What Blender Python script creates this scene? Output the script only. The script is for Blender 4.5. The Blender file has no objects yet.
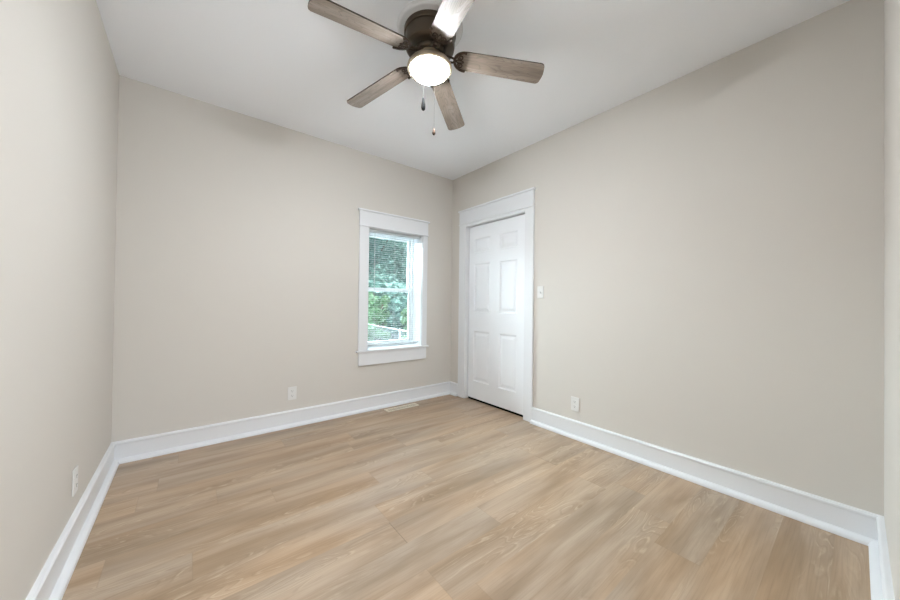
import bpy, bmesh, math, random
from mathutils import Vector, Matrix
PI = math.pi
random.seed(7)
C = bpy.context.scene.collection
SC = bpy.context.scene

# ------------------------------------------------------------ camera
W, L, H = 3.003, 3.299, 2.70            # room: x -W..0, y -L..0, z 0..H
cam_d = bpy.data.cameras.new('camera'); cam = bpy.data.objects.new('camera', cam_d); C.objects.link(cam)
cam_d.sensor_width = 36.0; cam_d.lens = 326.012 * 36.0 / 900.0; cam_d.clip_start = 0.01; cam_d.clip_end = 200
_r = Vector((0.78067786, -0.62481394, 0.01223217)); _u = Vector((-0.0151614629, 0.000631458, 0.999884859)); _f = Vector((0.62474972, 0.78077343, 0.00898013))
cam.matrix_world = Matrix(((_r.x, _u.x, -_f.x, -2.59846), (_r.y, _u.y, -_f.y, -3.21915), (_r.z, _u.z, -_f.z, 1.13826), (0, 0, 0, 1)))
SC.camera = cam

# ------------------------------------------------------------ light, sky, exposure
SC.view_settings.view_transform = 'Standard'; SC.view_settings.look = 'None'
SC.view_settings.exposure = 0.87; SC.view_settings.gamma = 1.0; SC.view_settings.use_curve_mapping = False
world = bpy.data.worlds.new('sky'); SC.world = world; world.use_nodes = True
wn = world.node_tree; wn.nodes.clear()
sky = wn.nodes.new('ShaderNodeTexSky'); sky.sky_type = 'NISHITA'; sky.sun_disc = False
sky.sun_elevation = math.radians(55); sky.sun_rotation = math.radians(200); sky.air_density = 1.0; sky.dust_density = 3.0
bgn = wn.nodes.new('ShaderNodeBackground'); bgn.inputs['Strength'].default_value = 0.36
wo = wn.nodes.new('ShaderNodeOutputWorld'); wn.links.new(sky.outputs[0], bgn.inputs[0]); wn.links.new(bgn.outputs[0], wo.inputs[0])
LENS_STRENGTH = 182.0
def area_light(name, loc, target, sx, sy, power, col=(1, 1, 1)):
    d = bpy.data.lights.new(name, 'AREA'); d.shape = 'RECTANGLE'; d.size = sx; d.size_y = sy; d.energy = power; d.color = col
    o = bpy.data.objects.new(name, d); C.objects.link(o); o.location = loc
    o.rotation_euler = (Vector(target) - Vector(loc)).to_track_quat('-Z', 'Y').to_euler(); return o
area_light('hall_top_fill', (-2.5, -4.4, 2.55), (-2.5, -4.3, 0), 0.8, 1.2, 30, (0.81, 0.91, 1.0))  # added fill lamp, reaches the room through the doorway behind the camera
area_light('hall_low_fill', (-2.5, -4.3, 0.15), (-2.4, -3.6, 1.5), 0.8, 1.2, 14, (0.84, 0.92, 1.0))  # added fill lamp aimed upward through the doorway to lift the ceiling
area_light('sky_fill_light', (-3.2, 3.4, 4.2), (-0.79, 0.1, 1.3), 9.0, 4.5, 4300, (0.86, 0.93, 1.0))  # added area lamp out of view, brightens the window reveal like open sky
sun_d = bpy.data.lights.new('sun', 'SUN'); sun_d.energy = 2.0; sun_d.angle = math.radians(2); sun_d.color = (1.0, 0.97, 0.92)
sun = bpy.data.objects.new('sun', sun_d); C.objects.link(sun); sun.rotation_euler = (math.radians(42), 0, math.radians(-20))

# ------------------------------------------------------------ materials
def mat(name, col, rough=0.5, metal=0.0, spec=None, bump=None, coat=0):
    m = bpy.data.materials.new(name); m.use_nodes = True; nt = m.node_tree; b = nt.nodes['Principled BSDF']
    b.inputs['Base Color'].default_value = (*col, 1); b.inputs['Roughness'].default_value = rough; b.inputs['Metallic'].default_value = metal
    if spec is not None: b.inputs['Specular IOR Level'].default_value = spec
    if coat: b.inputs['Coat Weight'].default_value = coat; b.inputs['Coat Roughness'].default_value = 0.2
    tc = nt.nodes.new('ShaderNodeTexCoord')
    n = nt.nodes.new('ShaderNodeTexNoise'); n.inputs['Scale'].default_value = bump[0] if bump else 3.0; n.inputs['Detail'].default_value = 4
    nt.links.new(tc.outputs['Object'], n.inputs['Vector'])
    if bump:
        bp = nt.nodes.new('ShaderNodeBump'); bp.inputs['Strength'].default_value = bump[1]; bp.inputs['Distance'].default_value = bump[2]
        nt.links.new(n.outputs['Fac'], bp.inputs['Height']); nt.links.new(bp.outputs['Normal'], b.inputs['Normal'])
    # faint procedural unevenness of the finish
    mr = nt.nodes.new('ShaderNodeMapRange'); mr.inputs['To Min'].default_value = max(0.0, rough - 0.03); mr.inputs['To Max'].default_value = min(1, rough + 0.03)
    nt.links.new(n.outputs['Fac'], mr.inputs['Value']); nt.links.new(mr.outputs['Result'], b.inputs['Roughness'])
    return m

M = {}
M['wall'] = mat('beige_wall_paint', (0.672, 0.637, 0.590), 0.75, spec=0.25, bump=(260, 0.12, 0.001))
M['ceiling'] = mat('flat_white_ceiling_paint', (0.91, 0.925, 0.955), 0.9, spec=0.1, bump=(120, 0.2, 0.001))
M['trim'] = mat('white_semi_gloss_trim', (0.795, 0.805, 0.825), 0.32, spec=0.4)
M['door'] = mat('white_door_paint', (0.86, 0.875, 0.90), 0.4, spec=0.4, bump=(300, 0.05, 0.001))
M['vinyl'] = mat('white_window_vinyl', (0.86, 0.88, 0.89), 0.35)
M['plastic'] = mat('white_plastic', (0.77, 0.76, 0.74), 0.35)
M['slot'] = mat('dark_slot', (0.05, 0.045, 0.04), 0.6)
M['register'] = mat('cream_enamelled_metal', (0.75, 0.68, 0.56), 0.4)
M['register_dark'] = mat('dark_duct', (0.10, 0.08, 0.06), 0.8)
M['bronze'] = mat('oil_rubbed_bronze', (0.105, 0.082, 0.060), 0.36, metal=0.75)
M['bronze_light'] = mat('brushed_antique_bronze', (0.50, 0.42, 0.315), 0.36, metal=0.85)
M['brass'] = mat('brass_disc', (0.78, 0.68, 0.52), 0.3, metal=0.9)
M['iron'] = mat('dark_cast_bronze', (0.085, 0.06, 0.045), 0.4, metal=0.7)
M['blade_edge'] = mat('dark_blade_edge', (0.05, 0.035, 0.025), 0.5)
M['medallion'] = mat('white_medallion', (0.74, 0.74, 0.745), 0.6)
M['slat'] = mat('white_blind_slat', (0.55, 0.57, 0.575), 0.5)
M['hall'] = mat('hall_white_paint', (0.75, 0.73, 0.70), 0.8)
M['fence'] = mat('galvanised_fence_metal', (0.45, 0.47, 0.48), 0.5, metal=0.2)
M['bark'] = mat('brown_bark', (0.10, 0.075, 0.05), 0.9, bump=(20, 0.6, 0.02))
M['black'] = mat('black_knob_and_gap_shade', (0.004, 0.004, 0.004), 0.9, spec=0.0)  # pull knob, and the shade painted under the door
M['wood_knob'] = mat('wooden_knob', (0.05, 0.03, 0.02), 0.6, spec=0.1)
M['chain'] = mat('thin_metal_chain', (0.03, 0.03, 0.028), 0.9, spec=0.0)

def lens_mat():
    m = bpy.data.materials.new('frosted_lit_lens'); m.use_nodes = True; nt = m.node_tree; b = nt.nodes['Principled BSDF']
    b.inputs['Base Color'].default_value = (0.9, 0.88, 0.84, 1); b.inputs['Roughness'].default_value = 0.5
    b.inputs['Emission Color'].default_value = (0.905, 0.955, 1.0, 1); b.inputs['Emission Strength'].default_value = LENS_STRENGTH
    return m
M['lens'] = lens_mat()

def glass_mat():
    m = bpy.data.materials.new('window_glass'); m.use_nodes = True; nt = m.node_tree; nt.nodes.clear()
    out = nt.nodes.new('ShaderNodeOutputMaterial'); tr = nt.nodes.new('ShaderNodeBsdfTransparent'); tr.inputs[0].default_value = (0.90, 0.96, 0.95, 1)
    gl = nt.nodes.new('ShaderNodeBsdfGlossy'); gl.inputs['Roughness'].default_value = 0.02; gl.inputs['Color'].default_value = (1, 1, 1, 1)
    fr = nt.nodes.new('ShaderNodeFresnel'); fr.inputs['IOR'].default_value = 1.45
    mx = nt.nodes.new('ShaderNodeMixShader'); nt.links.new(fr.outputs[0], mx.inputs[0]); nt.links.new(tr.outputs[0], mx.inputs[1]); nt.links.new(gl.outputs[0], mx.inputs[2])
    nt.links.new(mx.outputs[0], out.inputs[0]); return m
M['glass'] = glass_mat()

def ramp(nt, stops):
    r = nt.nodes.new('ShaderNodeValToRGB'); e = r.color_ramp.elements
    while len(e) < len(stops): e.new(0.5)
    for k, (p, c) in enumerate(stops): e[k].position = p; e[k].color = (*c, 1)
    return r
def mapping(nt, src, scale, loc=(0, 0, 0)):
    mp = nt.nodes.new('ShaderNodeMapping'); mp.inputs['Scale'].default_value = scale; mp.inputs['Location'].default_value = loc
    nt.links.new(src, mp.inputs['Vector']); return mp.outputs['Vector']
def noise(nt, vec, scale=1.0, detail=3, rough=0.5, dist=0.0):
    n = nt.nodes.new('ShaderNodeTexNoise'); n.inputs['Scale'].default_value = scale; n.inputs['Detail'].default_value = detail
    n.inputs['Roughness'].default_value = rough; n.inputs['Distortion'].default_value = dist; nt.links.new(vec, n.inputs['Vector']); return n.outputs['Fac']
def mixc(nt, a, b, fac, mode='MIX'):
    m = nt.nodes.new('ShaderNodeMix'); m.data_type = 'RGBA'; m.blend_type = mode
    for s, v in ((0, fac), (6, a), (7, b)):
        if hasattr(v, 'is_linked') or hasattr(v, 'links'): nt.links.new(v, m.inputs[s])
        elif s == 0: m.inputs[0].default_value = v
        else: m.inputs[s].default_value = (*v, 1)
    return m.outputs[2]
def math_n(nt, op, a, b=None, clamp=False):
    m = nt.nodes.new('ShaderNodeMath'); m.operation = op; m.use_clamp = clamp
    for i, v in enumerate((a, b)):
        if v is None: continue
        if isinstance(v, (int, float)): m.inputs[i].default_value = v
        else: nt.links.new(v, m.inputs[i])
    return m.outputs[0]

def floor_mat():
    m = bpy.data.materials.new('light_oak_vinyl_plank'); m.use_nodes = True; nt = m.node_tree; b = nt.nodes['Principled BSDF']
    uv = nt.nodes.new('ShaderNodeUVMap'); uv.uv_map = 'grain'; g = uv.outputs[0]           # metres along and across, shifted per plank
    ue = nt.nodes.new('ShaderNodeUVMap'); ue.uv_map = 'edge'                                # 0..1 within one plank
    at = nt.nodes.new('ShaderNodeAttribute'); at.attribute_name = 'tone'
    broad = noise(nt, mapping(nt, g, (1.1, 8.5, 1)), 1, 3, 0.5, 0.6)
    base = ramp(nt, [(0.28, (0.295, 0.208, 0.132)), (0.44, (0.375, 0.274, 0.186)), (0.56, (0.44, 0.332, 0.235)), (0.74, (0.50, 0.39, 0.288))])
    tco = nt.nodes.new('ShaderNodeTexCoord'); b2 = noise(nt, mapping(nt, tco.outputs['Object'], (0.9, 7.5, 1)), 1, 3, 0.5, 0.6)
    nt.links.new(math_n(nt, 'ADD', math_n(nt, 'MULTIPLY', broad, 0.75), math_n(nt, 'SUBTRACT', math_n(nt, 'MULTIPLY', b2, 0.75), 0.25)), base.inputs[0]); c = base.outputs[0]
    warm = noise(nt, mapping(nt, g, (0.9, 3.0, 1), (3, 7, 0)), 1, 2)
    wr = ramp(nt, [(0.35, (1.05, 0.985, 0.91)), (0.65, (0.97, 1.0, 1.05))]); nt.links.new(warm, wr.inputs[0])
    c = mixc(nt, c, wr.outputs[0], 1.0, 'MULTIPLY')
    fine = noise(nt, mapping(nt, g, (3.0, 130, 1)), 1, 5, 0.65, 0.2)
    fr = ramp(nt, [(0.30, (0.86, 0.85, 0.84)), (0.5, (1, 1, 1)), (0.72, (1.07, 1.065, 1.06))]); nt.links.new(fine, fr.inputs[0])
    c = mixc(nt, c, fr.outputs[0], 1.0, 'MULTIPLY')
    # cathedral grain: contour lines of a stretched noise field, only here and there
    field = noise(nt, mapping(nt, g, (1.5, 8.0, 1), (11, 2, 0)), 1, 2, 0.4, 0.3)
    s = math_n(nt, 'SINE', math_n(nt, 'MULTIPLY', field, 105.0))
    lr = ramp(nt, [(0.0, (0, 0, 0)), (0.6, (0, 0, 0)), (0.95, (1, 1, 1))]); nt.links.new(s, lr.inputs[0])
    mk = noise(nt, mapping(nt, g, (0.8, 5.5, 1), (5, 9, 0)), 1, 2); mr = ramp(nt, [(0.47, (0, 0, 0)), (0.58, (1, 1, 1))]); nt.links.new(mk, mr.inputs[0])
    brk = noise(nt, mapping(nt, g, (14, 60, 1)), 1, 3, 0.6); br = ramp(nt, [(0.4, (0, 0, 0)), (0.6, (1, 1, 1))]); nt.links.new(brk, br.inputs[0])
    f = math_n(nt, 'MULTIPLY', math_n(nt, 'MULTIPLY', lr.outputs[0], mr.outputs[0]), math_n(nt, 'MULTIPLY', br.outputs[0], 0.42))
    c = mixc(nt, c, (0.62, 0.50, 0.36), f)
    s2 = math_n(nt, 'SINE', math_n(nt, 'ADD', math_n(nt, 'MULTIPLY', field, 105.0), 1.6))
    lr2 = ramp(nt, [(0.0, (0, 0, 0)), (0.7, (0, 0, 0)), (1.0, (1, 1, 1))]); nt.links.new(s2, lr2.inputs[0])
    f2 = math_n(nt, 'MULTIPLY', math_n(nt, 'MULTIPLY', lr2.outputs[0], mr.outputs[0]), 0.22)
    c = mixc(nt, c, (0.20, 0.13, 0.075), f2)
    c = mixc(nt, c, at.outputs['Color'], 1.0, 'MULTIPLY')
    # plank seams
    sx = nt.nodes.new('ShaderNodeSeparateXYZ'); nt.links.new(ue.outputs[0], sx.inputs[0])
    def edge(v, w):
        d = math_n(nt, 'MINIMUM', v, math_n(nt, 'SUBTRACT', 1.0, v)); return math_n(nt, 'LESS_THAN', d, w)
    ey = edge(sx.outputs[1], 0.007); ex = edge(sx.outputs[0], 0.0016)
    e = math_n(nt, 'ADD', math_n(nt, 'MULTIPLY', ey, 0.05), math_n(nt, 'MULTIPLY', ex, math_n(nt, 'MULTIPLY', at.outputs['Alpha'], 0.6)), True)
    c = mixc(nt, c, (0.16, 0.11, 0.07), e)
    nt.links.new(c, b.inputs['Base Color'])
    rr = nt.nodes.new('ShaderNodeMapRange'); rr.inputs['To Min'].default_value = 0.29; rr.inputs['To Max'].default_value = 0.42
    nt.links.new(fine, rr.inputs['Value']); nt.links.new(rr.outputs[0], b.inputs['Roughness'])
    b.inputs['Specular IOR Level'].default_value = 0.45
    bp = nt.nodes.new('ShaderNodeBump'); bp.inputs['Strength'].default_value = 0.12; bp.inputs['Distance'].default_value = 0.002
    nt.links.new(math_n(nt, 'SUBTRACT', fine, e), bp.inputs['Height']); nt.links.new(bp.outputs[0], b.inputs['Normal'])
    return m
M['floor'] = floor_mat()

def blade_mat():
    m = bpy.data.materials.new('weathered_oak_blade'); m.use_nodes = True; nt = m.node_tree; b = nt.nodes['Principled BSDF']
    tc = nt.nodes.new('ShaderNodeTexCoord'); oi = nt.nodes.new('ShaderNodeObjectInfo')
    add = nt.nodes.new('ShaderNodeVectorMath'); add.operation = 'ADD'
    cmb = nt.nodes.new('ShaderNodeCombineXYZ'); nt.links.new(math_n(nt, 'MULTIPLY', oi.outputs['Random'], 9.0), cmb.inputs[0]); nt.links.new(math_n(nt, 'MULTIPLY', oi.outputs['Random'], 5.0), cmb.inputs[1])
    nt.links.new(tc.outputs['Object'], add.inputs[0]); nt.links.new(cmb.outputs[0], add.inputs[1]); g = add.outputs[0]
    broad = noise(nt, mapping(nt, g, (2.5, 16, 1)), 1, 3, 0.5, 0.5)
    r = ramp(nt, [(0.3, (0.155, 0.118, 0.092)), (0.5, (0.235, 0.187, 0.150)), (0.7, (0.315, 0.262, 0.220))]); nt.links.new(broad, r.inputs[0])
    fine = noise(nt, mapping(nt, g, (8, 190, 1)), 1, 5, 0.7, 0.3)
    fr = ramp(nt, [(0.3, (0.62, 0.60, 0.58)), (0.5, (1, 1, 1)), (0.7, (1.2, 1.2, 1.2))]); nt.links.new(fine, fr.inputs[0])
    c = mixc(nt, r.outputs[0], fr.outputs[0], 0.8, 'MULTIPLY')
    field = noise(nt, mapping(nt, g, (3.0, 13, 1), (4, 1, 0)), 1, 2, 0.4, 0.3)
    s = math_n(nt, 'SINE', math_n(nt, 'MULTIPLY', field, 85.0)); lr = ramp(nt, [(0.7, (0, 0, 0)), (1.0, (1, 1, 1))]); nt.links.new(s, lr.inputs[0])
    c = mixc(nt, c, (0.07, 0.05, 0.038), math_n(nt, 'MULTIPLY', lr.outputs[0], 0.35))
    nt.links.new(c, b.inputs['Base Color']); b.inputs['Roughness'].default_value = 0.42; b.inputs['Specular IOR Level'].default_value = 0.6
    bp = nt.nodes.new('ShaderNodeBump'); bp.inputs['Strength'].default_value = 0.3; bp.inputs['Distance'].default_value = 0.001
    nt.links.new(fine, bp.inputs['Height']); nt.links.new(bp.outputs[0], b.inputs['Normal'])
    return m
M['blade'] = blade_mat()

def leaf_mat(name, c1, c2, c3):
    m = bpy.data.materials.new(name); m.use_nodes = True; nt = m.node_tree; b = nt.nodes['Principled BSDF']
    tc = nt.nodes.new('ShaderNodeTexCoord'); n = noise(nt, tc.outputs['Object'], 3.0, 5, 0.7)
    r = ramp(nt, [(0.3, c1), (0.5, c2), (0.7, c3)]); nt.links.new(n, r.inputs[0]); nt.links.new(r.outputs[0], b.inputs['Base Color'])
    b.inputs['Roughness'].default_value = 0.5
    tl = nt.nodes.new('ShaderNodeBsdfTranslucent'); nt.links.new(r.outputs[0], tl.inputs[0])
    mx = nt.nodes.new('ShaderNodeMixShader'); mx.inputs[0].default_value = 0.35; out = nt.nodes['Material Output']
    nt.links.new(b.outputs[0], mx.inputs[1]); nt.links.new(tl.outputs[0], mx.inputs[2]); nt.links.new(mx.outputs[0], out.inputs[0])
    return m
M['leaf_a'] = leaf_mat('mid_green_leaves', (0.08, 0.16, 0.07), (0.14, 0.26, 0.14), (0.24, 0.36, 0.24))
M['leaf_b'] = leaf_mat('blue_green_leaves', (0.12, 0.23, 0.19), (0.22, 0.38, 0.33), (0.36, 0.53, 0.48))
def ground_mat():
    m = bpy.data.materials.new('grass_ground'); m.use_nodes = True; nt = m.node_tree; b = nt.nodes['Principled BSDF']
    tc = nt.nodes.new('ShaderNodeTexCoord'); n = noise(nt, tc.outputs['Object'], 1.5, 8, 0.7)
    r = ramp(nt, [(0.3, (0.05, 0.075, 0.07)), (0.5, (0.09, 0.12, 0.12)), (0.7, (0.14, 0.17, 0.18))]); nt.links.new(n, r.inputs[0]); nt.links.new(r.outputs[0], b.inputs['Base Color'])
    b.inputs['Roughness'].default_value = 0.9; return m
M['ground'] = ground_mat()

# ------------------------------------------------------------ helpers
def link(name, bm, m, parent=None, smooth=False, bevel=0.0, mats=None):
    bmesh.ops.recalc_face_normals(bm, faces=bm.faces[:])
    me = bpy.data.meshes.new(name); bm.to_mesh(me); bm.free()
    for x in (mats or [m]): me.materials.append(x)
    o = bpy.data.objects.new(name, me); C.objects.link(o)
    if parent: o.parent = parent
    if smooth:
        for p in me.polygons: p.use_smooth = True
        if smooth != 'all':
            try: me.set_sharp_from_angle(angle=math.radians(smooth if smooth is not True else 40))
            except Exception: pass
    if bevel:
        b = o.modifiers.new('bevel', 'BEVEL'); b.width = bevel; b.segments = 2; b.limit_method = 'ANGLE'; b.angle_limit = math.radians(50)
    return o
def box(bm, x0, x1, y0, y1, z0, z1):
    v = [bm.verts.new((x, y, z)) for x in (x0, x1) for y in (y0, y1) for z in (z0, z1)]
    for f in ((0, 1, 3, 2), (4, 6, 7, 5), (0, 4, 5, 1), (2, 3, 7, 6), (0, 2, 6, 4), (1, 5, 7, 3)): bm.faces.new([v[i] for i in f])
def boxo(name, x0, x1, y0, y1, z0, z1, m, parent=None, bevel=0.0):
    bm = bmesh.new(); box(bm, x0, x1, y0, y1, z0, z1); return link(name, bm, m, parent, bevel=bevel)
def empty(name, loc=(0, 0, 0), rz=0.0):
    o = bpy.data.objects.new(name, None); C.objects.link(o); o.location = loc; o.rotation_euler = (0, 0, rz); o.empty_display_size = 0.1; return o
def tag(o, label=None, cat=None, group=None, kind=None):
    if label: o['label'] = label
    if cat: o['category'] = cat
    if group: o['group'] = group
    if kind: o['kind'] = kind
    return o
def grid_slab(name, us, vs, holes, axis, a0, a1, m, parent=None):
    """slab with rectangular holes; axis 'x' (u=y, v=z) or 'y' (u=x, v=z) or 'z' (u=x, v=y)"""
    us = sorted(set(us)); vs = sorted(set(vs)); bm = bmesh.new(); V = {}
    def P(u, v, a): return {'x': (a, u, v), 'y': (u, a, v), 'z': (u, v, a)}[axis]
    def vert(i, j):
        if (i, j) not in V: V[i, j] = bm.verts.new(P(us[i], vs[j], a0))
        return V[i, j]
    for i in range(len(us) - 1):
        for j in range(len(vs) - 1):
            cu, cv = (us[i] + us[i + 1]) / 2, (vs[j] + vs[j + 1]) / 2
            if any(h[0] < cu < h[1] and h[2] < cv < h[3] for h in holes): continue
            bm.faces.new([vert(i, j), vert(i + 1, j), vert(i + 1, j + 1), vert(i, j + 1)])
    r = bmesh.ops.extrude_face_region(bm, geom=bm.faces[:])
    d = {'x': Vector((a1 - a0, 0, 0)), 'y': Vector((0, a1 - a0, 0)), 'z': Vector((0, 0, a1 - a0))}[axis]
    bmesh.ops.translate(bm, vec=d, verts=[g for g in r['geom'] if isinstance(g, bmesh.types.BMVert)])
    return link(name, bm, m, parent)
def sweep(bm, prof, path_a, path_b, out, up=Vector((0, 0, 1)), mitre_a=0, mitre_b=0):
    """profile (o, u) extruded from a to b; mitre shifts each end by o*mitre along the path"""
    a, b = Vector(path_a), Vector(path_b); d = (b - a).normalized(); out = Vector(out)
    ra = [bm.verts.new(a + out * o + up * u + d * (o * mitre_a)) for o, u in prof]
    rb = [bm.verts.new(b + out * o + up * u - d * (o * mitre_b)) for o, u in prof]
    n = len(prof)
    for i in range(n): bm.faces.new([ra[i], ra[(i + 1) % n], rb[(i + 1) % n], rb[i]])
    bm.faces.new(ra); bm.faces.new(rb[::-1])
def lathe(bm, prof, seg=64, c=(0, 0, 0), cap=True):
    rings = []
    for r, z in prof:
        if r < 1e-5: rings.append([bm.verts.new((c[0], c[1], c[2] + z))])
        else: rings.append([bm.verts.new((c[0] + r * math.cos(2 * PI * k / seg), c[1] + r * math.sin(2 * PI * k / seg), c[2] + z)) for k in range(seg)])
    for A, B in zip(rings, rings[1:]):
        for k in range(seg):
            k2 = (k + 1) % seg
            if len(A) == 1 and len(B) == 1: continue
            if len(A) == 1: bm.faces.new([A[0], B[k], B[k2]])
            elif len(B) == 1: bm.faces.new([A[k], B[0], A[k2]])
            else: bm.faces.new([A[k], B[k], B[k2], A[k2]])
    if cap:
        for R in (rings[0], rings[-1]):
            if len(R) > 1: bm.faces.new(R)
def tube(bm, pts, r, seg=8, radii=None):
    pts = [Vector(p) for p in pts]; rings = []
    for i, p in enumerate(pts):
        t = (pts[min(i + 1, len(pts) - 1)] - pts[max(i - 1, 0)]).normalized()
        ref = Vector((0, 0, 1)) if abs(t.z) < 0.9 else Vector((1, 0, 0))
        a = t.cross(ref).normalized(); b = t.cross(a); rr = radii[i] if radii else r
        rings.append([bm.verts.new(p + a * rr * math.cos(2 * PI * k / seg) + b * rr * math.sin(2 * PI * k / seg)) for k in range(seg)])
    for A, B in zip(rings, rings[1:]):
        for k in range(seg): bm.faces.new([A[k], A[(k + 1) % seg], B[(k + 1) % seg], B[k]])
    bm.faces.new(rings[0]); bm.faces.new(rings[-1][::-1])

# ------------------------------------------------------------ room shell
WT = 0.13                                            # wall thickness
WIN = (-1.133, -0.453, 0.615, 1.925)                 # window opening
DOOR = (-1.166, -0.285, 0.0, 2.052)                  # door opening (y)
WB = 0.25
tag(grid_slab('wall_back', [-W - WT, WIN[0], WIN[1], WT], [0, WIN[2], WIN[3], H], [WIN], 'y', 0.0, WB, M['wall']), kind='structure')
tag(grid_slab('wall_right', [-L - WT, DOOR[0], DOOR[1], 0.0], [0, DOOR[3], H], [(DOOR[0], DOOR[1], -1, DOOR[3])], 'x', 0.0, WT, M['wall']), kind='structure')
tag(boxo('wall_left', -W - WT, -W, -L - WT, 0.0, 0, H, M['wall']), kind='structure')
ENT = (-2.95, -2.10, 0.0, 2.05)                      # unseen doorway added behind the camera to let the hall fill in
tag(grid_slab('wall_near', [-W, ENT[0], ENT[1], 0.0], [0, ENT[3], H], [(ENT[0], ENT[1], -1, ENT[3])], 'y', -L - WT, -L, M['wall']), kind='structure')
tag(boxo('ceiling', -W - WT, WT, -L - WT, WT, H, H + 0.12, M['ceiling']), kind='structure')

def build_floor():
    bm = bmesh.new(); g = bm.loops.layers.uv.new('grain'); e = bm.loops.layers.uv.new('edge'); t = bm.loops.layers.float_color.new('tone')
    pw, pl = 0.18, 1.22
    X0, X1, Y0, Y1 = -W - 0.0, 0.70, -5.3, 0.0
    rows = range(math.floor((Y0 + 1.71) / pw), math.ceil((Y1 + 1.71) / pw))
    fixed = {-1: -1.775, 2: -2.865, -5: -0.62, 0: -0.55, 1: -1.35}
    rnd = random.Random(21)
    for r in rows:
        ya, yb = max(Y0, r * pw - 1.71), min(Y1, (r + 1) * pw - 1.71)
        x = fixed.get(r, rnd.uniform(-2.9, -1.7)); rnd.random()
        while x > X0: x -= pl
        while x < X1:
            xa, xb = max(x, X0), min(x + pl, X1)
            if xb - xa > 0.005:
                k = 1 + rnd.uniform(-0.018, 0.018); ox, oy = rnd.uniform(0, 40), rnd.uniform(0, 40); w = rnd.uniform(-0.02, 0.02)
                if r == -6: k = 0.95
                if r == -5: k = 1.03
                vs = [bm.verts.new((a, b, 0)) for a, b in ((xa, ya), (xb, ya), (xb, yb), (xa, yb))]
                f = bm.faces.new(vs)
                for lp in f.loops:
                    c = lp.vert.co
                    # the grain runs on softly between rows: small shift across, free shift along
                    lp[g].uv = (c.x + ox, c.y + oy); lp[e].uv = ((c.x - x) / pl, (c.y - (r * pw - 1.71)) / pw)
                    lp[t] = (k * (1 + w * 0.5), k, k * (1 - w * 0.5), 1 if r == -1 else 0.25)
            x += pl
    bmesh.ops.remove_doubles(bm, verts=bm.verts[:], dist=1e-5)
    me = bpy.data.meshes.new('floor'); bm.to_mesh(me); bm.free(); me.materials.append(M['floor'])
    o = bpy.data.objects.new('floor', me); C.objects.link(o); tag(o, kind='structure')
build_floor()
tag(boxo('subfloor', -W - WT, 0.75, -5.35, WT, -0.15, -0.003, M['hall']), kind='structure')
# closet behind the door, dark and closed
bm = bmesh.new()
tag(boxo('wall_closet_back', 0.70, 0.75, -1.7, 0.1, 0, H, M['hall']), kind='structure')
tag(boxo('wall_closet_left', WT, 0.70, 0.05, 0.1, 0, H, M['hall']), kind='structure')
tag(boxo('wall_closet_right', WT, 0.70, -1.7, -1.65, 0, H, M['hall']), kind='structure')
tag(boxo('ceiling_closet', WT, 0.75, -1.7, 0.1, H, H + 0.05, M['hall']), kind='structure')
# unseen hall added beyond the entrance to house the fill lights
tag(boxo('wall_hall_back', -W - WT, -2.0, -5.35, -5.3, 0, H, M['hall']), kind='structure')
tag(boxo('wall_hall_left', -W - WT, -W, -5.3, -L - WT, 0, H, M['hall']), kind='structure')
tag(boxo('wall_hall_right', -2.05, -2.0, -5.3, -L - WT, 0, H, M['hall']), kind='structure')
tag(boxo('ceiling_hall', -W - WT, -2.0, -5.35, -L - WT, H, H + 0.05, M['hall']), kind='structure')

# baseboards with a bead on top and a shoe moulding at the floor
BH, BT, BS = 0.1476, 0.018, 0.046
PROF = [(0, 0), (BS, 0), (BS, 0.010), (BS - 0.003, 0.018), (BS - 0.010, 0.025), (BT + 0.006, 0.029), (BT, 0.030), (BT, BH - 0.022), (BT + 0.004, BH - 0.018), (BT + 0.004, BH - 0.008), (BT - 0.002, BH - 0.001), (BT - 0.006, BH), (0, BH)]
def baseboard(name, a, b, out, ma, mb):
    bm = bmesh.new(); sweep(bm, PROF, a, b, out, mitre_a=ma, mitre_b=mb); return tag(link(name, bm, M['trim'], smooth=30), kind='structure')
baseboard('baseboard_back', (-W, 0, 0), (0, 0, 0), (0, -1, 0), 1, 1)
baseboard('baseboard_left', (-W, 0, 0), (-W, -L, 0), (1, 0, 0), 1, 1)
baseboard('baseboard_right', (0, DOOR[0] - 0.102, 0), (0, -L, 0), (-1, 0, 0), 0, 1)
baseboard('baseboard_corner', (0, 0, 0), (0, -0.165, 0), (-1, 0, 0), 1, 0)
baseboard('baseboard_near', (0, -L, 0), (ENT[1] + 0.0, -L, 0), (0, 1, 0), 1, 0)

# ------------------------------------------------------------ door
door = tag(empty('door_1', (0.0, -0.72, 0)), kind='structure')
def child(o, par):            # keep world coordinates when parenting to a moved empty
    o.parent = par; o.matrix_parent_inverse = Matrix.Translation(-par.location) if not par.parent else (par.matrix_world.inverted()); return o
def pb(name, par, x0, x1, y0, y1, z0, z1, m, bevel=0.002): return child(boxo(name, x0, x1, y0, y1, z0, z1, m, bevel=bevel), par)
CW = 0.102
pb('casing', door, -0.020, 0.0, DOOR[1], -0.165, 0, 2.083, M['trim'])
pb('casing', door, -0.020, 0.0, DOOR[0] - CW, DOOR[0], 0, 2.083, M['trim'])
pb('casing', door, -0.020, 0.0, DOOR[0], DOOR[1], DOOR[3], 2.083, M['trim'])
pb('header_bead', door, -0.030, 0.0, DOOR[0] - CW - 0.008, -0.157, 2.083, 2.095, M['trim'], 0.004)
pb('header_board', door, -0.022, 0.0, DOOR[0] - CW, -0.165, 2.095, 2.242, M['trim'])
pb('header_cap', door, -0.036, 0.0, DOOR[0] - CW - 0.012, -0.153, 2.242, 2.262, M['trim'], 0.004)
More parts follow.
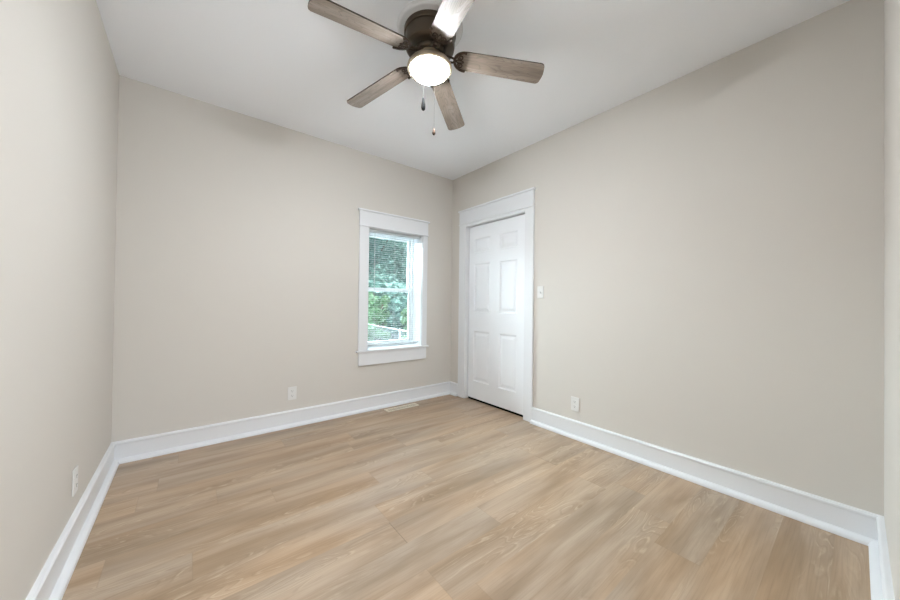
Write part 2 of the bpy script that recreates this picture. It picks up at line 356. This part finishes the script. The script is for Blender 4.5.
pb('jamb', door, 0.0, WT, DOOR[1] - 0.004, DOOR[1], 0, DOOR[3], M['trim'], 0)
pb('jamb', door, 0.0, WT, DOOR[0], DOOR[0] + 0.004, 0, DOOR[3], M['trim'], 0)
pb('jamb', door, 0.0, WT, DOOR[0] + 0.004, DOOR[1] - 0.004, DOOR[3] - 0.003, DOOR[3], M['trim'], 0)
def door_leaf():
    y0, y1, z0, z1 = DOOR[0] + 0.008, DOOR[1] - 0.014, 0.024, 2.045; X = 0.030
    cols = [(-1.037, -0.788), (-0.650, -0.383)]; rws = [(0.222, 0.815), (1.030, 1.602), (1.728, 1.900)]
    ys = sorted({y0, y1, *[c for k in cols for c in k]}); zs = sorted({z0, z1, *[c for k in rws for c in k]})
    bm = bmesh.new(); V = {}; pan = []
    def vt(i, j):
        if (i, j) not in V: V[i, j] = bm.verts.new((X, ys[i], zs[j]))
        return V[i, j]
    for i in range(len(ys) - 1):
        for j in range(len(zs) - 1):
            f = bm.faces.new([vt(i, j), vt(i, j + 1), vt(i + 1, j + 1), vt(i + 1, j)])
            if any(abs(ys[i] - c[0]) < 1e-6 for c in cols) and any(abs(zs[j] - r[0]) < 1e-6 for r in rws): pan.append(f)
    border = [e for e in bm.edges if e.is_boundary]
    r = bmesh.ops.extrude_edge_only(bm, edges=border); vs = [g for g in r['geom'] if isinstance(g, bmesh.types.BMVert)]
    bmesh.ops.translate(bm, vec=(0.035, 0, 0), verts=vs)
    bmesh.ops.contextual_create(bm, geom=[e for e in bm.edges if e.is_boundary])
    for f in pan:     # moulded raised panel: groove in, then field back out
        for th, dp in ((0.004, 0.0), (0.008, -0.007), (0.006, -0.002), (0.010, 0.0), (0.026, 0.006)):
            bmesh.ops.inset_region(bm, faces=[f], thickness=th, depth=0, use_even_offset=True)
            if dp: bmesh.ops.translate(bm, vec=(-dp, 0, 0), verts=f.verts[:])
    return link('door_leaf', bm, M['door'])
child(door_leaf(), door)
pb('door_gap_shade', door, 0.034, 0.062, DOOR[0] + 0.010, DOOR[1] - 0.016, 0.0005, 0.0235, M['black'], 0)  # painted shade: black strip stands in for the dark gap below the leaf

# ------------------------------------------------------------ window
win = tag(empty('window_1', (-0.793, 0.0, 0.62)), kind='structure')
x0, x1, z0, z1 = WIN
pb('casing', win, -1.236, x0, -0.020, 0.0, 0.633, 1.925, M['trim'])
pb('casing', win, x1, -0.388, -0.020, 0.0, 0.633, 1.925, M['trim'])
pb('header_bead', win, -1.246, -0.378, -0.030, 0.0, 1.925, 1.938, M['trim'], 0.004)
pb('header_board', win, -1.240, -0.384, -0.022, 0.0, 1.938, 2.085, M['trim'])
pb('header_cap', win, -1.256, -0.368, -0.036, 0.0, 2.085, 2.103, M['trim'], 0.004)
bm = bmesh.new(); box(bm, -1.258, -0.366, -0.040, 0.0, 0.613, 0.633)
child(link('window_stool', bm, M['trim'], bevel=0.005), win)
pb('window_sill', win, x0 + 0.003, x1 - 0.003, 0.0, WB + 0.03, 0.6155, 0.633, M['trim'], 0)
pb('apron', win, -1.232, -0.390, -0.020, 0.0, 0.477, 0.613, M['trim'])
JT = 0.006
pb('reveal', win, x0, x0 + JT, 0.0, 0.185, 0.633, z1, M['trim'], 0)
pb('reveal', win, x1 - JT, x1, 0.0, 0.185, 0.633, z1, M['trim'], 0)
pb('reveal', win, x0 + JT, x1 - JT, 0.0, 0.185, z1 - JT, z1, M['trim'], 0)
def frame(name, x0, x1, z0, z1, y0, y1, wl, wr, wb, wt, m, par, bevel=0.002):
    o = grid_slab(name, [x0, x0 + wl, x1 - wr, x1], [z0, z0 + wb, z1 - wt, z1], [(x0 + wl, x1 - wr, z0 + wb, z1 - wt)], 'y', y0, y1, m)
    b = o.modifiers.new('bevel', 'BEVEL'); b.width = bevel; b.segments = 2; b.limit_method = 'ANGLE'
    return child(o, par)
frame('window_frame', x0 + 0.001, x1 - 0.001, 0.634, z1 - 0.001, 0.185, 0.262, 0.020, 0.020, 0.016, 0.014, M['vinyl'], win)
frame('upper_sash', x0 + 0.019, x1 - 0.019, 1.262, z1 - 0.014, 0.228, 0.252, 0.034, 0.034, 0.036, 0.032, M['vinyl'], win)
frame('lower_sash', x0 + 0.019, x1 - 0.019, 0.649, 1.302, 0.196, 0.222, 0.036, 0.036, 0.046, 0.040, M['vinyl'], win)
pb('upper_pane', win, x0 + 0.050, x1 - 0.050, 0.238, 0.242, 1.290, z1 - 0.042, M['glass'], 0)
pb('lower_pane', win, x0 + 0.052, x1 - 0.052, 0.207, 0.211, 0.690, 1.266, M['glass'], 0)
bm = bmesh.new(); box(bm, -0.83, -0.76, 0.188, 0.200, 1.289, 1.304)
child(link('sash_lock', bm, M['vinyl'], bevel=0.003), win)

# mini blind hanging inside the reveal
bl = tag(empty('window_blind', (-0.793, 0.045, 1.915)), 'white mini blind with open slats hanging inside the window opening', 'window blind')
bx0, bx1 = x0 + 0.012, x1 - 0.012
pb('headrail', bl, bx0, bx1, 0.030, 0.058, 1.888, 1.917, M['slat'], 0.002)
bm = bmesh.new(); n = 52; zt, zb = 1.876, 0.690
for i in range(n):
    z = zt + (zb - zt) * i / (n - 1); pts = []
    for k in range(5):
        a = k / 4; y = 0.0350 + 0.018 * a; zz = z + 0.0012 * (1 - (2 * a - 1) ** 2)
        pts.append((y, zz))
    for s in range(4):
        (ya, za), (yb, zb_) = pts[s], pts[s + 1]
        q = [(bx0, ya, za), (bx1, ya, za), (bx1, yb, zb_), (bx0, yb, zb_)]
        bm.faces.new([bm.verts.new(v) for v in q])
bmesh.ops.remove_doubles(bm, verts=bm.verts[:], dist=1e-5)
sl = link('slat_stack', bm, M['slat']); so = sl.modifiers.new('thickness', 'SOLIDIFY'); so.thickness = 0.0006; child(sl, bl)
pb('bottom_rail', bl, bx0, bx1, 0.034, 0.054, 0.668, 0.680, M['slat'], 0.002)
for xx in (x0 + 0.10, -0.793, x1 - 0.10):
    bm = bmesh.new(); tube(bm, [(xx, 0.034, 1.89), (xx, 0.034, 0.68)], 0.0007, 5); tube(bm, [(xx, 0.054, 1.89), (xx, 0.054, 0.68)], 0.0007, 5)
    child(link('ladder_cord', bm, M['slat']), bl)
bm = bmesh.new(); tube(bm, [(x0 + 0.085, 0.024, 1.885), (x0 + 0.083, 0.022, 1.15)], 0.003, 6); child(link('tilt_wand', bm, M['slat']), bl)

# ------------------------------------------------------------ outlets, switch, floor register
def outlet(name, loc, rz, label, group=None):
    """built facing -Y, back on y=0"""
    t = tag(empty(name, loc, rz), label, 'power outlet', group)
    bm = bmesh.new(); box(bm, -0.037, 0.037, -0.0065, 0, -0.059, 0.059); link('cover_plate', bm, M['plastic'], t, bevel=0.003)
    for s in (-1, 1):
        bm = bmesh.new(); zc = s * 0.0205
        vs = [(0.0165 * math.cos(a) * 1.05, max(-0.0135, min(0.0135, 0.0175 * math.sin(a)))) for a in [2 * PI * k / 28 for k in range(28)]]
        A = [bm.verts.new((x, -0.0065, zc + z)) for x, z in vs]; B = [bm.verts.new((x, -0.0085, zc + z)) for x, z in vs]
        bm.faces.new(B)
        for k in range(28): bm.faces.new([A[k], A[(k + 1) % 28], B[(k + 1) % 28], B[k]])
        r = link('receptacle', bm, M['plastic'], t)
        for xo, hh in ((-0.006, 0.009), (0.006, 0.007)):
            bm = bmesh.new(); box(bm, xo - 0.0011, xo + 0.0011, -0.0091, -0.0084, zc + 0.003 - hh / 2, zc + 0.003 + hh / 2); link('slot', bm, M['slot'], r)
        bm = bmesh.new(); lathe(bm, [(0.0024, 0), (0.0024, 0.0007)], 14); bmesh.ops.rotate(bm, matrix=Matrix.Rotation(PI / 2, 3, 'X'), verts=bm.verts[:]); bmesh.ops.translate(bm, vec=(0, -0.0084, zc - 0.0075), verts=bm.verts[:])
        link('slot', bm, M['slot'], r)
    bm = bmesh.new(); lathe(bm, [(0.0028, 0), (0.0026, 0.001), (0, 0.0014)], 14); bmesh.ops.rotate(bm, matrix=Matrix.Rotation(PI / 2, 3, 'X'), verts=bm.verts[:]); bmesh.ops.translate(bm, vec=(0, -0.0065, 0), verts=bm.verts[:])
    link('screw', bm, M['plastic'], t)
    return t
outlet('power_outlet', (-1.853, 0.0, 0.298), 0.0, 'white duplex outlet low on the beige wall beside the window')
outlet('power_outlet', (0.0, -1.708, 0.285), PI * 1.5, 'white duplex outlet low on the wall right of the closet door')
outlet('power_outlet', (-W, -0.945, 0.290), PI * 0.5, 'white outlet seen edge-on low on the left wall near the back corner')
sw = tag(empty('light_switch', (0.0, -1.345, 1.250), PI * 1.5), 'white toggle switch on the beige wall just right of the door casing', 'light switch')
bm = bmesh.new(); box(bm, -0.035, 0.035, -0.0065, 0, -0.058, 0.058); link('cover_plate', bm, M['plastic'], sw, bevel=0.003)
bm = bmesh.new(); box(bm, -0.005, 0.005, -0.016, -0.0065, -0.012, 0.006); link('toggle', bm, M['plastic'], sw, bevel=0.002)
for s in (-1, 1):
    bm = bmesh.new(); lathe(bm, [(0.003, 0), (0.0028, 0.001), (0, 0.0014)], 14); bmesh.ops.rotate(bm, matrix=Matrix.Rotation(PI / 2, 3, 'X'), verts=bm.verts[:]); bmesh.ops.translate(bm, vec=(0, -0.0065, s * 0.042), verts=bm.verts[:])
    link('screw', bm, M['plastic'], sw)
rg = tag(empty('floor_register', (-0.785, -0.147, 0.0)), 'cream metal floor register in the wood floor below the window', 'floor vent')
hx, hy = 0.192, 0.047
bm = bmesh.new(); box(bm, -hx + 0.012, hx - 0.012, -hy + 0.012, hy - 0.012, 0.0006, 0.0016); link('duct_opening', bm, M['register_dark'], rg)
o = grid_slab('register_frame', [-hx, -hx + 0.02, hx - 0.02, hx], [-hy, -hy + 0.02, hy - 0.02, hy], [(-hx + 0.02, hx - 0.02, -hy + 0.02, hy - 0.02)], 'z', 0.0005, 0.006, M['register'], rg)
b = o.modifiers.new('bevel', 'BEVEL'); b.width = 0.002; b.segments = 2
for k in range(18):
    bm = bmesh.new(); xx = -hx + 0.02 + (2 * hx - 0.04) * (k + 0.5) / 18; box(bm, xx - 0.0045, xx + 0.0045, -hy + 0.018, hy - 0.018, 0.0018, 0.0048); link('louver', bm, M['register'], rg)
bm = bmesh.new(); box(bm, -hx + 0.018, hx - 0.018, -0.003, 0.003, 0.0048, 0.0055); link('centre_bar', bm, M['register'], rg)

# ------------------------------------------------------------ ceiling fan
FC = (-1.549, -1.697); HUBZ = 2.545; TH0 = -0.6231; DROOP = 0.1155; PITCH = -0.193
md = bmesh.new(); lathe(md, [(0, H), (0.186, H), (0.186, H - 0.010), (0.182, H - 0.018), (0.174, H - 0.022), (0.164, H - 0.020), (0.156, H - 0.022), (0.0, H - 0.022)], 72, (0, 0, -H), cap=False)
mo = link('ceiling_medallion', md, M['medallion'], smooth=40); mo.location = (*FC, H)
tag(mo, 'round white medallion on the ceiling above the fan', 'ceiling medallion')
fan = tag(empty('ceiling_fan', (*FC, H - 0.022)), 'dark bronze ceiling fan with five weathered wood blades and a lit round lamp', 'ceiling fan')
def fpart(name, prof, m, seg=72, cap=False, par=None):
    bm = bmesh.new(); lathe(bm, prof, seg, (0, 0, -(H - 0.022)), cap=cap); return link(name, bm, m, par or fan, smooth=35)
T = H - 0.022
fpart('ceiling_canopy', [(0, T), (0.147, T), (0.147, T - 0.022), (0.143, T - 0.026), (0, T - 0.026)], M['bronze'])
fpart('motor_housing', [(0, T - 0.024), (0.139, T - 0.024), (0.140, T - 0.085), (0.137, T - 0.098), (0.128, T - 0.106), (0.112, T - 0.108), (0, T - 0.108)], M['bronze'])
fpart('flywheel', [(0, 2.580), (0.082, 2.580), (0.085, 2.572), (0.085, 2.556), (0.080, 2.548), (0, 2.548)], M['bronze'])
fpart('switch_housing', [(0, 2.550), (0.058, 2.550), (0.064, 2.545), (0.064, 2.538), (0.052, 2.530), (0.050, 2.515), (0, 2.515)], M['brass'])
fpart('light_fitter', [(0, 2.518), (0.052, 2.518), (0.070, 2.514), (0.098, 2.505), (0.116, 2.493), (0.125, 2.481), (0.128, 2.469), (0.127, 2.462), (0.120, 2.458), (0.107, 2.458), (0.102, 2.461), (0.101, 2.466), (0, 2.466)], M['bronze_light'])
lens_prof = [(0.1005, 2.4645), (0.1015, 2.455)] + [(0.1015 * math.cos(a), 2.453 - 0.036 * math.sin(a)) for a in [PI / 2 * k / 12 for k in range(1, 12)]] + [(0, 2.417)]
fpart('lamp_lens', [(0, 2.4650)] + lens_prof, M['lens'])

def blade_mesh():
    bm = bmesh.new(); r0, r1 = 0.150, 0.658; wr, wt = 0.058, 0.0645; out = []
    # outline, counter-clockwise
    def corner(cx, cy, rad, a0, a1, n=7): return [(cx + rad * math.cos(a0 + (a1 - a0) * k / n), cy + rad * math.sin(a0 + (a1 - a0) * k / n)) for k in range(n + 1)]
    out += [(r0 + 0.06, -wr)]
    out += corner(r1 - 0.030, -wt + 0.024, 0.024, -PI / 2, -0.25)
    out += [(r1 - 0.002, -0.022), (r1, 0.0), (r1 - 0.002, 0.022)]
    out += corner(r1 - 0.030, wt - 0.024, 0.024, 0.25, PI / 2)
    out += [(r0 + 0.06, wr)]
    out += [(r0 + 0.06 - 0.058 * math.sin(a), wr * math.cos(a)) for a in [PI * k / 12 for k in range(1, 12)]]
    t = 0.0035
    A = [bm.verts.new((x, y, -t)) for x, y in out]; B = [bm.verts.new((x, y, t)) for x, y in out]
    bm.faces.new(A); bm.faces.new(B); n = len(out); side = []
    for k in range(n): side.append(bm.faces.new([A[k], A[(k + 1) % n], B[(k + 1) % n], B[k]]))
    for f in side: f.material_index = 1
    return bm
def plate(bm, pts, z0, z1):
    n = len(pts); A = [bm.verts.new((x, y, z0)) for x, y in pts]; B = [bm.verts.new((x, y, z1)) for x, y in pts]
    bm.faces.new(A); bm.faces.new(B[::-1])
    for k in range(n): bm.faces.new([A[k], A[(k + 1) % n], B[(k + 1) % n], B[k]])
def arm_mesh():
    bm = bmesh.new(); zl = -0.0105; zt = -0.0037
    # crescent rim round the blade's root
    cx = 0.203; N = 22
    outer = [(cx - 0.068 * math.sin(a), 0.063 * math.cos(a)) for a in [PI * k / N for k in range(N + 1)]]
    inner = [(cx - 0.001 - 0.052 * math.sin(a), 0.051 * math.cos(a)) for a in [PI * k / N for k in range(N + 1)]]
    plate(bm, outer + inner[::-1], zl, zt)
    # scrolls
    for s in (-1, 1):
        pts = []
        for k in range(22):
            a = k / 21 * 2.6 * PI; rr = 0.017 * (1 - k / 30)
            pts.append((0.176 + rr * math.cos(a + PI * 0.9), s * (0.026 + rr * math.sin(a + PI * 0.9)), zl + 0.003))
        tube(bm, pts, 0.0034, 6)
        tube(bm, [(0.150, s * 0.004, zl + 0.003), (0.165, s * 0.008, zl + 0.003), (0.180, s * 0.008, zl + 0.003), (0.196, s * 0.001, zl + 0.003)], 0.003, 6)
        bm2 = (0.203, s * 0.055)
        lathe(bm, [(0.0, -0.0035), (0.005, -0.003), (0.0065, 0.0), (0.0065, 0.004)], 12, (bm2[0], bm2[1], zl))
    lathe(bm, [(0.0, -0.004), (0.005, -0.003), (0.007, 0.0), (0.007, 0.004)], 12, (0.150, 0, zl))
    # neck: two bars curving from the flywheel out to the crescent
    for s in (-1, 1):
        tube(bm, [(0.062, s * 0.014, 0.012), (0.085, s * 0.016, 0.004), (0.108, s * 0.017, -0.003), (0.130, s * 0.014, -0.0065), (0.142, s * 0.010, -0.007)], 0.0055, 8)
    plate(bm, [(0.060, -0.022), (0.084, -0.022), (0.084, 0.022), (0.060, 0.022)], 0.008, 0.016)
    return bm
blade0 = arm0 = None
hub = Matrix.Translation((0, 0, HUBZ - T))
for k in range(5):
    mw = hub @ Matrix.Rotation(TH0 + k * 2 * PI / 5, 4, 'Z') @ Matrix.Rotation(DROOP, 4, 'Y') @ Matrix.Rotation(PITCH, 4, 'X')
    if k == 0:
        blade0 = link('blade', blade_mesh(), None, fan, mats=[M['blade'], M['blade_edge']]); ob = blade0
        arm0 = link('blade_bracket', arm_mesh(), M['iron'], fan, smooth=40); oa = arm0
    else:
        ob = blade0.copy(); C.objects.link(ob); ob.parent = fan
        oa = arm0.copy(); C.objects.link(oa); oa.parent = fan
    ob.matrix_local = mw; oa.matrix_local = mw
def pull(px, py, ztop, zk, hgt, m, rad, rings):
    bm = bmesh.new(); tube(bm, [(px - FC[0], py - FC[1], ztop - T), (px - FC[0], py - FC[1], zk - T)], 0.0005, 6)
    ch = link('pull_chain', bm, M['chain'], fan)
    bm = bmesh.new(); lathe(bm, [(r * rad, z * hgt) for r, z in rings], 18, (px - FC[0], py - FC[1], zk - T), cap=False); link('pull_knob', bm, m, ch, smooth=50)
pull(-1.516, -1.587, 2.470, 2.372, 0.078, M['black'], 0.0125, [(0, 0.02), (0.3, 0), (0.45, -0.12), (0.6, -0.3), (0.9, -0.55), (1, -0.75), (0.85, -0.92), (0.4, -1.0), (0, -1.0)])
pull(-1.452, -1.610, 2.470, 2.197, 0.040, M['wood_knob'], 0.0095, [(0, 0.02), (0.4, 0), (0.6, -0.2), (1, -0.6), (0.9, -0.85), (0.4, -1.0), (0, -1.0)])

# ------------------------------------------------------------ outdoors
tag(boxo('ground', -30, 40, WT, 60, -0.75, -0.65, M['ground']), kind='structure')
fn = tag(empty('chain_link_fence', (1.8, 4.4, -0.65)), 'pale metal chain link fence outside the window', 'fence')
def fpt(s, z): return (1.80 + 0.10 * s - 1.80, 4.4 + s - 4.4, z)
def rail(z, r):
    bm = bmesh.new(); tube(bm, [fpt(-2.2, z), fpt(3.2, z)], r, 8); link('rail', bm, M['fence'], fn)
rail(1.05, 0.014)
for s in (-2.2, 0.0, 3.0):
    bm = bmesh.new(); x, y, _ = fpt(s, 0); lathe(bm, [(0.02, 0), (0.02, 1.07), (0.014, 1.085), (0, 1.09)], 12, (x, y, 0), cap=False); link('post', bm, M['fence'], fn)
bm = bmesh.new()
for i in range(-60, 100):
    for sg in (1, -1):
        s0 = i * 0.09; a = s0; b_ = s0 + sg * 1.0
        if min(a, b_) < -2.2 or max(a, b_) > 3.0: continue
        tube(bm, [fpt(a, 0.03), fpt(b_, 1.03)], 0.0018, 3)
link('wire_mesh', bm, M['fence'], fn)

def leaves(name, m, blobs, n, size, par, seed):
    rd = random.Random(seed); bm = bmesh.new()
    for i in range(n):
        bx, by, bz, br = rd.choice(blobs)
        d = Vector((rd.gauss(0, 1), rd.gauss(0, 1), rd.gauss(0, 1))).normalized() * br * rd.uniform(0.55, 1.0)
        p = Vector((bx, by, bz)) + d; s = size * rd.uniform(0.6, 1.3)
        a = Vector((rd.gauss(0, 1), rd.gauss(0, 1), rd.gauss(0, 0.6))).normalized(); b = a.cross(Vector((rd.gauss(0, 1), rd.gauss(0, 1), rd.gauss(0, 1)))).normalized()
        bm.faces.new([bm.verts.new(p + v) for v in (-a * s, b * s * 0.45 + a * 0.1 * s, a * s, -b * s * 0.45 + a * 0.1 * s)])
    return link(name, bm, m, par)
def tree(name, loc, h, spread, m, n, size, seed, label, cat, low=0.0, nb=16):
    t = tag(empty(name, (*loc, -0.65)), label, cat); rd = random.Random(seed)
    blobs = []
    for k in range(nb):
        a = rd.uniform(0, 2 * PI); rr = spread * math.sqrt(rd.uniform(0, 1)); z = low + (h - low) * (k + rd.random()) / nb
        blobs.append((rr * math.cos(a), rr * math.sin(a), z, rd.uniform(0.35, 0.6) * spread * 0.8))
    leaves('foliage', m, blobs, n, size, t, seed)
    bm = bmesh.new(); tube(bm, [(0, 0, 0), (0.05, 0, h * 0.3), (0, 0.1, h * 0.7)], 0.1, 8, [0.16, 0.12, 0.05])
    for k in range(4):
        a = k * 1.7; tube(bm, [(0.03, 0.03, h * (0.25 + 0.1 * k)), (spread * 0.5 * math.cos(a), spread * 0.5 * math.sin(a), h * (0.5 + 0.12 * k))], 0.05, 6, [0.06, 0.02])
    link('trunk', bm, M['bark'], t)
tree('leafy_tree', (4.6, 12.6), 6.0, 3.0, M['leaf_b'], 42000, 0.14, 3, 'tall blue green tree filling the upper window pane', 'tree', 0.5, 34)
tree('leafy_tree', (8.6, 19.5), 7.5, 3.4, M['leaf_b'], 26000, 0.20, 5, 'far tree standing behind the tall tree outside the window', 'tree', 0.5, 34)
tree('leafy_shrub', (2.9, 8.0), 2.0, 0.55, M['leaf_a'], 11000, 0.07, 9, 'mid green shrub behind the fence at the left of the lower pane', 'shrub', 0.3, 18)
tree('leafy_shrub', (4.3, 7.6), 1.6, 0.5, M['leaf_a'], 9000, 0.07, 12, 'low shrub under the tree at the right of the lower pane', 'shrub', 0.3, 18)
